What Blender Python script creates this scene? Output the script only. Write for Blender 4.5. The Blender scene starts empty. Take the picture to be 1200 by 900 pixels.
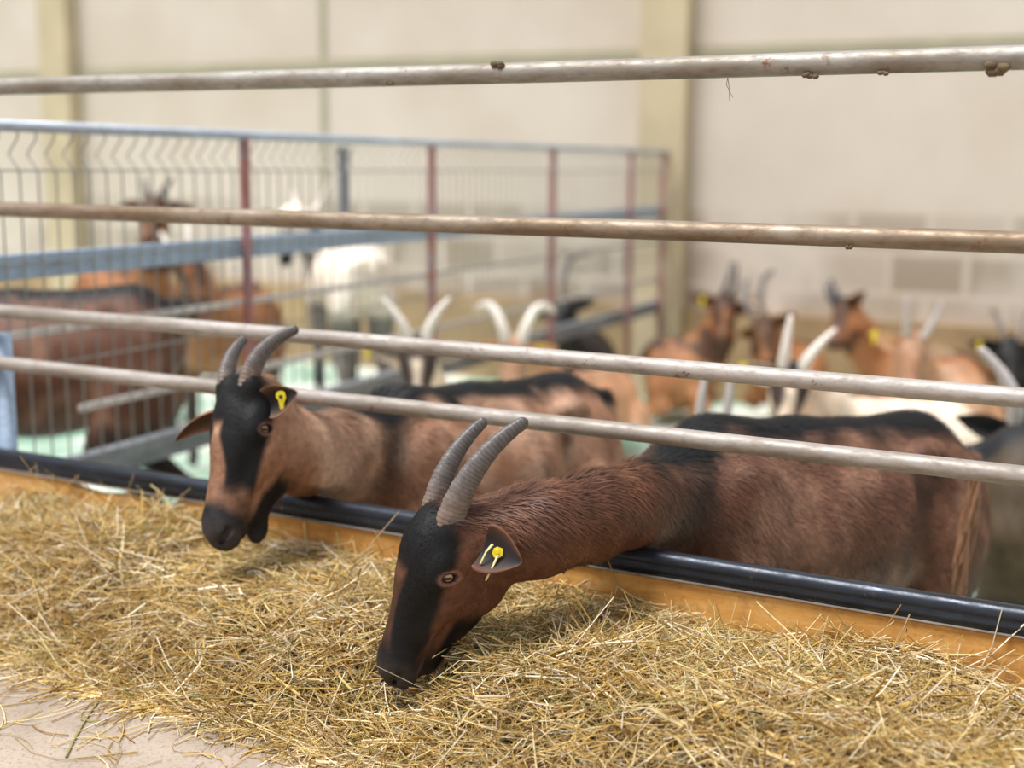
import bpy, math, random
import numpy as np
from mathutils import Vector, Matrix
random.seed(5); RNG = np.random.default_rng(5)
scene = bpy.context.scene
COL = scene.collection

# ------------------------------------------------------------------ camera
FPX = 1500.0; PITCH = math.atan(256/1500.0); ROLL = math.radians(.5); CAMZ = 1.2
def _rx(a): c, s = math.cos(a), math.sin(a); return np.array([[1,0,0],[0,c,-s],[0,s,c]])
def _rz(a): c, s = math.cos(a), math.sin(a); return np.array([[c,-s,0],[s,c,0],[0,0,1]])
CM = _rx(math.pi/2-PITCH) @ _rz(ROLL); CO = np.array([0, 0, CAMZ])
cam = bpy.data.cameras.new('camera'); camo = bpy.data.objects.new('camera', cam); COL.objects.link(camo)
m4 = np.eye(4); m4[:3,:3] = CM; m4[:3,3] = CO
camo.matrix_world = Matrix(m4.tolist())
cam.sensor_width = 36; cam.lens = FPX/1200*36; cam.clip_start = .05; cam.clip_end = 60
cam.dof.use_dof = True; cam.dof.focus_distance = 1.76; cam.dof.aperture_fstop = 1.9
scene.camera = camo

# ------------------------------------------------------------------ light
world = bpy.data.worlds.new('world'); scene.world = world; world.use_nodes = True
wn = world.node_tree.nodes; wl = world.node_tree.links
bg = wn['Background']; bg.inputs[1].default_value = .82
tc = wn.new('ShaderNodeTexCoord'); sx = wn.new('ShaderNodeSeparateXYZ'); rp = wn.new('ShaderNodeValToRGB')
wl.new(tc.outputs['Generated'], sx.inputs[0]); wl.new(sx.outputs['Z'], rp.inputs[0]); wl.new(rp.outputs[0], bg.inputs[0])
rp.color_ramp.elements[0].position = 0.0; rp.color_ramp.elements[0].color = (.62, .55, .48, 1)
rp.color_ramp.elements[1].position = .75; rp.color_ramp.elements[1].color = (.95, 1.03, 1.16, 1)
sun = bpy.data.lights.new('daylight', 'SUN'); sun.energy = 4.3; sun.angle = math.radians(25); sun.color = (1, .97, .93)
suno = bpy.data.objects.new('daylight', sun); COL.objects.link(suno)
suno.rotation_euler = Vector((-.35, -.22, 1)).to_track_quat('Z', 'Y').to_euler()
scene.view_settings.view_transform = 'Standard'; scene.view_settings.look = 'None'
scene.view_settings.gamma = 1; scene.view_settings.use_curve_mapping = False
scene.view_settings.exposure = 0.12

# ------------------------------------------------------------------ coordinates
def ray(x, y): return CM @ np.array([(x-600)/FPX, -(y-450)/FPX, -1])
def P(x, y, Y): d = ray(x, y); return CO + d*(Y/d[1])
U = np.array([.88675, -.46224, 0]); N = np.array([.46224, .88675, 0]); C0 = 1.7448; FANG = math.atan2(U[1], U[0])
def F(x, y, t): d = ray(x, y); return CO + d*((C0+t)/(d @ N))          # t metres behind the feed fence
def PZ(x, Y, z):
    y = 400.0
    for _ in range(8):
        a = P(x, y, Y)[2]; b = P(x, y+1, Y)[2]; y += (z-a)/(b-a)
    return P(x, y, Y)
def FS(s, t, z): return s*U + (t+C0)*N + np.array([0, 0, z])
DB = P(0, 147, 2.75); DW = np.array([.43203, .9018, 0]); DW /= np.linalg.norm(DW)
def nrm(v): v = np.asarray(v, float); return v/np.linalg.norm(v)
def lin(r, g, b):
    return tuple(((c/255)/12.92 if c/255 <= .04045 else ((c/255+.055)/1.055)**2.4) for c in (r, g, b))

# ------------------------------------------------------------------ object helpers
def tag(o, label=None, cat=None, group=None, kind=None):
    if label: o['label'] = label
    if cat: o['category'] = cat
    if group: o['group'] = group
    if kind: o['kind'] = kind
    return o
def empty(name, loc, label=None, cat=None, group=None, rz=0):
    o = bpy.data.objects.new(name, None); COL.objects.link(o); o.location = Vector(loc); o.rotation_euler = (0, 0, rz)
    o.empty_display_size = .1
    return tag(o, label, cat, group)
def link(o, parent=None):
    COL.objects.link(o)
    if parent is not None:
        o.parent = parent
    return o
def mesh_obj(name, V, Fq, mat, parent=None, smooth=True, colors=None, world=True):
    """V (n,3); Fq list of index arrays (quads (m,4) and/or tris (m,3)). World coords are kept through the parent's inverse."""
    V = np.asarray(V, np.float32)
    if not isinstance(Fq, list): Fq = [Fq]
    Fq = [np.asarray(f, np.int32) for f in Fq if len(f)]
    me = bpy.data.meshes.new(name)
    me.vertices.add(len(V)); me.vertices.foreach_set('co', V.ravel())
    loops = np.concatenate([f.ravel() for f in Fq]); sizes = np.concatenate([np.full(len(f), f.shape[1], np.int32) for f in Fq])
    starts = np.concatenate([[0], np.cumsum(sizes)[:-1]]).astype(np.int32)
    me.loops.add(len(loops)); me.loops.foreach_set('vertex_index', loops)
    me.polygons.add(len(sizes)); me.polygons.foreach_set('loop_start', starts)
    me.polygons.foreach_set('use_smooth', np.full(len(sizes), smooth))
    me.update(calc_edges=True); me.validate()
    if colors is not None:
        at = me.color_attributes.new('Col', 'FLOAT_COLOR', 'POINT')
        c4 = np.ones((len(V), 4), np.float32); c4[:, :3] = colors
        at.data.foreach_set('color', c4.ravel())
    for m in (mat if isinstance(mat, (list, tuple)) else [mat]): me.materials.append(m)
    o = bpy.data.objects.new(name, me); COL.objects.link(o)
    if parent is not None:
        o.parent = parent
        if world:
            bpy.context.view_layer.update()
            o.matrix_parent_inverse = parent.matrix_world.inverted()
    return o
class MB:
    def __init__(s): s.V = []; s.Q = []; s.T = []; s.n = 0
    def add(s, V, Q=None, T=None):
        V = np.asarray(V, float)
        if Q is not None and len(Q): s.Q.append(np.asarray(Q)+s.n)
        if T is not None and len(T): s.T.append(np.asarray(T)+s.n)
        s.V.append(V); s.n += len(V); return s
    def box(s, a, b, ax=None, origin=None, bevel=0):
        (x0, y0, z0), (x1, y1, z1) = a, b
        v = np.array([[x, y, z] for x in (x0, x1) for y in (y0, y1) for z in (z0, z1)], float)
        q = [[0,1,3,2],[4,6,7,5],[0,4,5,1],[2,3,7,6],[0,2,6,4],[1,5,7,3]]
        return s.add(v, q)
    def tube(s, pts, r, n=12, cap=True, flat=None):
        pts = np.asarray(pts, float); m = len(pts)
        r = np.broadcast_to(np.asarray(r, float), (m,))
        T = np.gradient(pts, axis=0); T /= np.linalg.norm(T, axis=1)[:, None]
        up = np.array([0, 0, 1.]) if abs(T[0][2]) < .9 else np.array([1., 0, 0])
        A = np.cross(T[0], up); A /= np.linalg.norm(A); V = []
        for i in range(m):
            A = A - T[i]*(A @ T[i]); A /= np.linalg.norm(A); B = np.cross(T[i], A)
            a = np.arange(n)/n*2*math.pi
            V.append(pts[i] + r[i]*(np.cos(a)[:, None]*A + np.sin(a)[:, None]*B))
        V = np.concatenate(V)
        i = np.arange(m-1)[:, None]*n; j = np.arange(n)[None]; k = (j+1) % n
        Q = np.stack([i+j, i+k, i+n+k, i+n+j], -1).reshape(-1, 4); Tt = []
        if cap:
            V = np.concatenate([V, pts[:1], pts[-1:]]); c0, c1 = m*n, m*n+1
            for a in range(n): Tt += [[c0, (a+1) % n, a], [c1, (m-1)*n+a, (m-1)*n+(a+1) % n]]
        return s.add(V, Q, Tt)
    def build(s, name, mat, parent=None, smooth=False, world=False):
        f = []
        if s.Q: f.append(np.concatenate(s.Q))
        if s.T: f.append(np.concatenate(s.T))
        return mesh_obj(name, np.concatenate(s.V), f, mat, parent, smooth, world=world)

# ------------------------------------------------------------------ materials
def mat(name, rough=.6, metal=0, spec=.5):
    m = bpy.data.materials.new(name); m.use_nodes = True; b = m.node_tree.nodes['Principled BSDF']
    b.inputs['Roughness'].default_value = rough; b.inputs['Metallic'].default_value = metal
    b.inputs['Specular IOR Level'].default_value = spec
    return m, m.node_tree.nodes, m.node_tree.links, b
def noise(n, l, scale, detail=4, rough=.5, vec=None, stretch=None):
    t = n.new('ShaderNodeTexCoord'); x = n.new('ShaderNodeTexNoise')
    x.inputs['Scale'].default_value = scale; x.inputs['Detail'].default_value = detail; x.inputs['Roughness'].default_value = rough
    src = vec if vec is not None else t.outputs['Object']
    if stretch:
        mp = n.new('ShaderNodeMapping'); mp.inputs['Scale'].default_value = stretch; l.new(src, mp.inputs[0]); src = mp.outputs[0]
    l.new(src, x.inputs['Vector']); return x
def ramp(n, l, src, stops):
    r = n.new('ShaderNodeValToRGB'); e = r.color_ramp.elements
    while len(e) < len(stops): e.new(.5)
    for k, (p, c) in enumerate(stops):
        e[k].position = p; e[k].color = (c[0], c[1], c[2], 1) if not isinstance(c, (int, float)) else (c, c, c, 1)
    l.new(src, r.inputs[0]); return r
def mixc(n, l, fac, a, b, mode='MIX'):
    m = n.new('ShaderNodeMix'); m.data_type = 'RGBA'; m.blend_type = mode
    if isinstance(fac, float): m.inputs[0].default_value = fac
    else: l.new(fac, m.inputs[0])
    for s, v in ((6, a), (7, b)):
        if isinstance(v, tuple): m.inputs[s].default_value = (*v, 1)
        else: l.new(v, m.inputs[s])
    return m.outputs[2]
def bump(n, l, b, src, strength=.3, dist=.002):
    k = n.new('ShaderNodeBump'); k.inputs['Strength'].default_value = strength; k.inputs['Distance'].default_value = dist
    l.new(src, k.inputs['Height']); l.new(k.outputs[0], b.inputs['Normal'])
def simple(name, c, rough=.6, metal=0, var=.15, scale=20, bs=0):
    m, n, l, b = mat(name, rough, metal)
    x = noise(n, l, scale)
    r = ramp(n, l, x.outputs[0], [(.3, tuple(k*(1-var) for k in c)), (.7, tuple(min(1, k*(1+var)) for k in c))])
    l.new(r.outputs[0], b.inputs['Base Color'])
    if bs: bump(n, l, b, x.outputs[0], bs)
    return m
def pipe_mat(name, c, dirt, rust, rustamt=.62, metal=.55, rough=.45, dirtamt=.5):
    m, n, l, b = mat(name, rough, metal)
    a = noise(n, l, 9, 6, .6, stretch=(.5, 2, 2)); g = noise(n, l, 60, 5, .7, stretch=(.6, 1.5, 1.5)); q = noise(n, l, 26, 6, .75)
    base = mixc(n, l, ramp(n, l, a.outputs[0], [(dirtamt-.12, 0.), (dirtamt+.14, 1.)]).outputs[0], c, dirt)
    base = mixc(n, l, ramp(n, l, g.outputs[0], [(.45, 0.), (.75, .55)]).outputs[0], base, tuple(k*.5 for k in dirt))
    base = mixc(n, l, ramp(n, l, q.outputs[0], [(rustamt, 0.), (rustamt+.08, .85)]).outputs[0], base, rust)
    l.new(base, b.inputs['Base Color'])
    l.new(ramp(n, l, g.outputs[0], [(.3, rough-.1), (.7, rough+.2)]).outputs[0], b.inputs['Roughness'])
    bump(n, l, b, g.outputs[0], .25, .001)
    return m
RUST = lin(120, 72, 40)
M_rail_dirty = pipe_mat('galvanised_dirty', lin(164, 150, 134), lin(128, 108, 86), RUST, .60, .45, .5, .48)
M_rail_top = pipe_mat('galvanised_top', lin(175, 172, 166), lin(142, 132, 120), RUST, .62, .45, .5, .5)
M_rail = pipe_mat('galvanised', lin(182, 174, 168), lin(146, 136, 126), RUST, .62, .3, .5, .5)
M_rail_dark = pipe_mat('worn_steel', lin(60, 66, 76), lin(38, 40, 46), lin(150, 125, 95), .64, .6, .3, .5)
M_div = pipe_mat('divider_steel', lin(190, 200, 212), lin(165, 172, 185), lin(150, 110, 90), .72, .3, .45, .55)
M_post = pipe_mat('divider_post', lin(168, 112, 104), lin(150, 150, 165), lin(140, 80, 66), .58, .2, .6, .6)
M_bar = pipe_mat('flat_bar', lin(214, 210, 208), lin(184, 178, 174), RUST, .75, .3, .4, .6)
M_wire = simple('wire', lin(150, 150, 145), .5, .4)
M_bluebeam = pipe_mat('blue_steel', lin(168, 190, 215), lin(150, 168, 190), lin(140, 120, 110), .75, .2, .5, .55)
M_greybeam = pipe_mat('grey_steel', lin(136, 140, 146), lin(104, 108, 112), lin(120, 100, 85), .75, .2, .5, .5)

def wall_mat():
    m, n, l, b = mat('painted_wall', .85)
    t = n.new('ShaderNodeTexCoord'); s = n.new('ShaderNodeSeparateXYZ'); l.new(t.outputs['Object'], s.inputs[0])
    a = noise(n, l, 1.6, 5, .55); c = ramp(n, l, a.outputs[0], [(.3, lin(200, 186, 171)), (.7, lin(212, 200, 188))])
    # lower stains: block shaped patches
    br = n.new('ShaderNodeTexBrick'); l.new(t.outputs['Object'], br.inputs[0])
    mp = n.new('ShaderNodeMapping'); mp.inputs['Rotation'].default_value = (math.pi/2, 0, 0); l.new(t.outputs['Object'], mp.inputs[0]); l.new(mp.outputs[0], br.inputs[0])
    br.inputs['Scale'].default_value = 1; br.inputs['Brick Width'].default_value = .36; br.inputs['Row Height'].default_value = .2
    br.inputs['Mortar Size'].default_value = .03; br.inputs['Mortar Smooth'].default_value = 1
    br.inputs['Color1'].default_value = (1,1,1,1); br.inputs['Color2'].default_value = (.35,.35,.35,1); br.inputs['Mortar'].default_value = (.05,.05,.05,1)
    zr = ramp(n, l, s.outputs['Z'], [(.40, .9), (.72, .75), (1.05, .55), (1.14, 0.)])
    k = noise(n, l, 1.3, 3, .5); kr = ramp(n, l, k.outputs[0], [(.38, 0.), (.52, 1.)])
    mu = n.new('ShaderNodeMath'); mu.operation = 'MULTIPLY'; l.new(zr.outputs[0], mu.inputs[0]); l.new(kr.outputs[0], mu.inputs[1])
    mu2 = n.new('ShaderNodeMath'); mu2.operation = 'MULTIPLY'; l.new(mu.outputs[0], mu2.inputs[0]); l.new(br.outputs[0], mu2.inputs[1])
    o = mixc(n, l, mu2.outputs[0], c.outputs[0], lin(132, 116, 94))
    k2 = noise(n, l, 5, 4, .6); k2r = ramp(n, l, k2.outputs[0], [(.6, 0.), (.72, .8)])
    zr2 = ramp(n, l, s.outputs['Z'], [(.5, .9), (1.0, 0.)])
    mu3 = n.new('ShaderNodeMath'); mu3.operation = 'MULTIPLY'; l.new(zr2.outputs[0], mu3.inputs[0]); l.new(k2r.outputs[0], mu3.inputs[1])
    o = mixc(n, l, mu3.outputs[0], o, lin(150, 120, 85))
    l.new(o, b.inputs['Base Color']); bump(n, l, b, k2.outputs[0], .1, .004); return m
M_wall = wall_mat()
M_column = simple('column_paint', lin(192, 176, 146), .85, 0, .12, 3)
M_seam = simple('seam', lin(170, 163, 140), .9, 0, .1, 6)
M_band = simple('dirty_wall_base', lin(160, 135, 100), .9, 0, .25, 4, .3)
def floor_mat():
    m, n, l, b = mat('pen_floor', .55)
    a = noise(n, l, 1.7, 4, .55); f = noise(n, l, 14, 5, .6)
    c = ramp(n, l, a.outputs[0], [(.36, lin(96, 140, 120)), (.46, lin(150, 184, 166)), (.56, lin(226, 232, 222))])  # near-white stop paints sunlit patches into the floor colour
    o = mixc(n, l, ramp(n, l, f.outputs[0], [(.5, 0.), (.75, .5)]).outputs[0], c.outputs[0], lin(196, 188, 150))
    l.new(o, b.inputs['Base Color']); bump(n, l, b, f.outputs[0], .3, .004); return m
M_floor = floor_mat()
def concrete_mat():
    m, n, l, b = mat('alley_concrete', .9)
    a = noise(n, l, 6, 6, .6); g = noise(n, l, 160, 3, .7)
    c = ramp(n, l, a.outputs[0], [(.3, lin(150, 134, 118)), (.7, lin(182, 166, 150))])
    o = mixc(n, l, ramp(n, l, g.outputs[0], [(.52, 0.), (.68, .6)]).outputs[0], c.outputs[0], lin(122, 106, 90))
    l.new(o, b.inputs['Base Color']); bump(n, l, b, g.outputs[0], .6, .003); return m
M_concrete = concrete_mat()
def board_mat():
    m, n, l, b = mat('feed_board', .7)
    a = noise(n, l, 5, 7, .65, stretch=(1, 6, 9)); g = noise(n, l, 40, 5, .7)
    c = ramp(n, l, a.outputs[0], [(.3, lin(184, 126, 58)), (.5, lin(212, 158, 84)), (.7, lin(226, 182, 116))])
    o = mixc(n, l, ramp(n, l, g.outputs[0], [(.50, 0.), (.70, .6)]).outputs[0], c.outputs[0], lin(150, 98, 48))
    l.new(o, b.inputs['Base Color']); bump(n, l, b, g.outputs[0], .4, .002); return m
M_board = board_mat()
def attr_mat(name, rough=.6, nz=60, var=.25, spec=.4, bs=.3, bd=.002, sheen=0.0):
    m, n, l, b = mat(name, rough, 0, spec)
    at = n.new('ShaderNodeVertexColor'); at.layer_name = 'Col'
    x = noise(n, l, nz, 4, .6)
    v = ramp(n, l, x.outputs[0], [(.3, 1-var), (.7, 1+var)])
    l.new(mixc(n, l, 1.0, at.outputs[0], v.outputs[0], 'MULTIPLY'), b.inputs['Base Color'])
    if bs: bump(n, l, b, x.outputs[0], bs, bd)
    if sheen: b.inputs['Sheen Weight'].default_value = sheen; b.inputs['Sheen Roughness'].default_value = .5
    return m
M_coat = attr_mat('goat_coat', .62, 70, .3, .3, .5, .003)
M_coat_far = attr_mat('goat_coat_far', .6, 30, .2, .35, .3, .004)
M_fur = attr_mat('goat_hair', .5, 40, .2, .35, 0)
M_ear = attr_mat('goat_ear', .6, 80, .2, .3, .2)
M_horn = attr_mat('goat_horn', .45, 150, .22, .5, .4, .001)
M_hay = attr_mat('hay_stalk', .55, 30, .12, .4, 0)
M_tag = simple('tag_yellow', lin(236, 214, 40), .4, 0, .05)
M_tagmark = simple('tag_mark', lin(40, 60, 35), .5)
M_strap = simple('tag_strap', lin(228, 222, 170), .5)
M_dirt = simple("dirt", lin(104, 88, 64), .9, 0, .3, 60, .5)
def eye_mat():
    m, n, l, b = mat('goat_eye', .08, 0, .6)
    # object coords: +Z looks out of the head, X along the face
    t = n.new('ShaderNodeTexCoord'); s = n.new('ShaderNodeSeparateXYZ'); l.new(t.outputs['Object'], s.inputs[0])
    def length(kx, ky):
        a = n.new('ShaderNodeMapping'); a.inputs['Scale'].default_value = (kx, ky, 0); l.new(t.outputs['Object'], a.inputs[0])
        q = n.new('ShaderNodeVectorMath'); q.operation = 'LENGTH'; l.new(a.outputs[0], q.inputs[0]); return q.outputs['Value']
    iris = ramp(n, l, length(100, 100), [(.62, lin(196, 160, 120)), (.78, lin(140, 100, 70)), (.92, lin(60, 42, 34))])
    pup = ramp(n, l, length(130, 330), [(.75, 1.), (.9, 0.)])
    l.new(mixc(n, l, pup.outputs[0], iris.outputs[0], (.004, .004, .006)), b.inputs['Base Color']); return m
M_eye = eye_mat()

# ------------------------------------------------------------------ setting
SPACE = dict(rot=(0, 0, FANG), off=N*C0)
def place_st(o):
    o.rotation_euler = (0, 0, FANG); o.location = Vector(N*C0); return o
def st_box(name, s, t, z, m, kind=None, parent=None):
    b = MB().box((s[0], t[0], z[0]), (s[1], t[1], z[1])); o = b.build(name, m, parent)
    if parent is None: place_st(o)
    if kind: o['kind'] = kind
    return o
WT = 4.62
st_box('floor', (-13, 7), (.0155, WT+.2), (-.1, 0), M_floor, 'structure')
st_box('floor', (-3.5, 3.5), (-2.6, .0155), (-.1, .42), M_concrete, 'structure')['label'] = 'raised concrete feed alley'
st_box('wall_back', (-13, 7), (WT, WT+.2), (0, 4.2), M_wall, 'structure')
st_box('baseboard_back', (-13, 7), (WT-.05, WT), (0, .47), M_band, 'structure')
def s_of(px, t=WT): return float(F(px, 200, t) @ U)
for a, b_ in ((755, 808), (66, 98)):
    st_box('trim_1', (s_of(a), s_of(b_)), (WT-.10, WT), (0, 4.2), M_column, 'structure')
for px in (381,):
    st_box('trim_2', (s_of(px)-.02, s_of(px)+.02), (WT-.012, WT), (.47, 4.2), M_seam, 'structure')
zs = F(600, 68, WT)[2]
st_box('trim_3', (-13, 7), (WT-.02, WT), (zs-.025, zs+.025), M_seam, 'structure')

# ------------------------------------------------------------------ feed fence
fence = empty('feed_fence', N*C0, 'galvanised pipe feed fence across the foreground with five long horizontal rails', 'fence', rz=FANG)
def wob(s0, s1, z, amp=.0008, n=60):
    s = np.linspace(s0, s1, n); return np.stack([s, amp*np.sin(s*5+z*9), z+amp*np.sin(s*3.1+z*20)], 1)
S0, S1 = float(F(2, 400, 0) @ U)-.03, 1.75
railspec = [('rail', 1.3375, .0155, M_rail_top, 'topmost grey pipe rail with rust specks'),
            ('rail', 1.109, .0145, M_rail_dirty, 'brownish dirty pipe rail'),
            ('rail', .911, .0135, M_rail, 'pale pipe rail above the horns'),
            ('rail', .808, .0135, M_rail, 'pale pipe rail over the goats\' backs'),
            ('rail', .6145, .0185, M_rail_dark, 'dark polished neck rail')]
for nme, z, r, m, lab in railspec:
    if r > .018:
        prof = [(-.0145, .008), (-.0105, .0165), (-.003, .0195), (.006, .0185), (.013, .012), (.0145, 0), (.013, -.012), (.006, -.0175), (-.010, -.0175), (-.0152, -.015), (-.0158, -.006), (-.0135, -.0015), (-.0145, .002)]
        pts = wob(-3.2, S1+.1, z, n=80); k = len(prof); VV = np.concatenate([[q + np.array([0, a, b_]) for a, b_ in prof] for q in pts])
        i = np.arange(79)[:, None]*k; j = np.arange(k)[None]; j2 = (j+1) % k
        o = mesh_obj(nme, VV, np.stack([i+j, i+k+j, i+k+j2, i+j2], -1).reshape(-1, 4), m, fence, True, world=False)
        lip = MB().box((-3.2, -.0165, z-.0200), (S1+.1, -.004, z-.0176)).build('rail_lip', M_rail, o); lip['label'] = 'pale lower lip giving a bright edge'  # bright lower edge put in as a strip of paler material
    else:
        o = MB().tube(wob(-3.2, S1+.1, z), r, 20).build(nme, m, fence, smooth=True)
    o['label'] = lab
for s in (S0-.012, S1):
    MB().tube([(s, .036, .0), (s, .036, 1.37)] if s > 0 else [(s, .036, .0), (s, .036, .86)], .019, 16).build('post', M_bluebeam, fence, smooth=True)
MB().tube([(-3.1, .036, .0), (-3.1, .036, 1.37)], .019, 16).build('post', M_bluebeam, fence, smooth=True)
# clumps of dirt stuck to the top rail
for px, py, r in ((580, 77, .008), (950, 88, .006), (1036, 86, .005), (1168, 80, .011), (455, 97, .005), (995, 290, .0035)):
    q = F(px, py, -.012); loc = (float(q @ U), float(q @ N)-C0, q[2])
    b = MB(); random.seed(px)
    for k in range(5):
        c = np.array(loc) + np.array([random.uniform(-1, 1)*r*1.3, random.uniform(-.3, .3)*r, random.uniform(-.4, .4)*r])
        b.tube([c+np.array([-r*.8, 0, 0]), c+np.array([-r*.4, 0, 0]), c+np.array([r*.4, 0, 0]), c+np.array([r*.8, 0, 0])], [r*.1, r*.55, r*.55, r*.1], 8)
    b.build('dirt_clump', M_dirt, fence, smooth=True)
b = MB(); q = F(853, 92, -.014); l0 = np.array([q @ U, q @ N-C0, q[2]])
b.tube([l0, l0+(.002, 0, -.01), l0+(.004, -.002, -.03)], [.0006, .0005, .0003], 5)
b.tube([l0+(.0, 0, .002), l0+(-.002, 0, -.008), l0+(.009, -.002, -.026)], [.0005, .0005, .0003], 5)
b.build('straw_wisp', M_dirt, fence)

# feed board below the neck rail, with a worn notch and an oval hole
def board():
    sA, sB = -3.2, 1.85
    s1, s2 = float(F(92, 560, 0) @ U), float(F(205, 580, 0) @ U)
    top = [(sA, .590), (s1-.02, .590), (s1, .578), (s1+.05, .572), ((s1+s2)/2, .578), (s2-.04, .566), (s2, .578), (s2+.02, .590), (sB, .590)]
    q = F(275, 609, 0); hs, hz = float(q @ U), q[2]
    cu = bpy.data.curves.new('b', 'CURVE'); cu.dimensions = '2D'; cu.fill_mode = 'BOTH'; cu.extrude = .011; cu.bevel_depth = .002
    out = [(sA, .4215), (sB, .4215)] + top[::-1]
    hole = [(hs+.0125*math.cos(a), hz+.0085*math.sin(a)) for a in np.linspace(0, 2*math.pi, 18)[:-1]]
    for pts in (out, hole):
        sp = cu.splines.new('POLY'); sp.points.add(len(pts)-1)
        for p, (x, y) in zip(sp.points, pts): p.co = (x, y, 0, 1)
        sp.use_cyclic_u = True
    o = bpy.data.objects.new('b', cu); COL.objects.link(o)
    me = bpy.data.meshes.new_from_object(o); bpy.data.objects.remove(o)
    me.transform(Matrix.Rotation(math.pi/2, 4, 'X'))
    me.materials.clear(); me.materials.append(M_board)
    ob = bpy.data.objects.new('feed_board', me); COL.objects.link(ob); ob.rotation_euler = (0, 0, FANG); ob.location = Vector(N*(C0+.002))
    tag(ob, 'ochre wooden kick board along the hay below the dark neck rail', 'board')
board()

# ------------------------------------------------------------------ divider fence
DANG = math.atan2(DW[1], DW[0])
DO = np.array([DB[0], DB[1], 0])
div = empty('divider_fence', DO, 'welded wire and steel divider fence running back to the wall between pens', 'fence', rz=DANG)
VL = 4.36
def dtube(name, pts, r, m, n=12): return MB().tube(pts, r, n).build(name, m, div, smooth=True)
dtube('top_rail', [(-.32, 0, 1.274), (VL, 0, 1.274)], .0125, M_div)['label'] = 'pale top pipe'
def dbox(name, v0, v1, y, z, m):
    return MB().box((v0, y[0], z[0]), (v1, y[1], z[1])).build(name, m, div)
dbox('beam', -.32, VL, (.01, .04), (.945, 1.0), M_bluebeam)['label'] = 'light blue steel beam'
dbox('beam', .05, VL, (.01, .05), (.455, .515), M_greybeam)['label'] = 'dark grey bottom beam'
for z, v0 in ((.825, -.1), (.632, .2)):
    dbox('crossbar', v0, VL, (.008, .018), (z-.008, z+.008), M_bar)
for v in (-.32, .83, 1.86, 2.88, 3.8, 4.27):
    dbox('post', v-.011, v+.011, (-.010, .010), (0, 1.27), M_post)
edges = [-.32, .83, 1.86, 2.88, 3.8, 4.27]
for a, b_ in zip(edges[:-1], edges[1:]):
    b = MB(); n_ = int((b_-a)/.05)
    for k in range(1, n_):
        v = a + (b_-a)*k/n_
        b.tube([(v, 0, 1.265), (v, 0, 1.25), (v, .03, 1.215), (v, 0, 1.18), (v, 0, .50 if v < 2.9 else .60)], .0022, 5, False)
    for z in (1.18, .98, .75):
        b.tube([(a, .004, z), (b_, .004, z)], .0022, 5, False)
    b.build('wire_panel', M_wire, div)

q = P(403, 235, 5.9); pz = P(403, 178, 5.9)[2]
pst = empty('steel_post', (q[0], q[1], 0), 'grey square steel post standing free behind the divider above the white goat', 'post')
MB().box((-.024, -.024, 0), (.024, .024, pz)).build('post_shaft', M_greybeam, pst)
MB().box((-.034, -.034, pz), (.034, .034, pz+.022)).build('post_cap', M_greybeam, pst)
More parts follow.
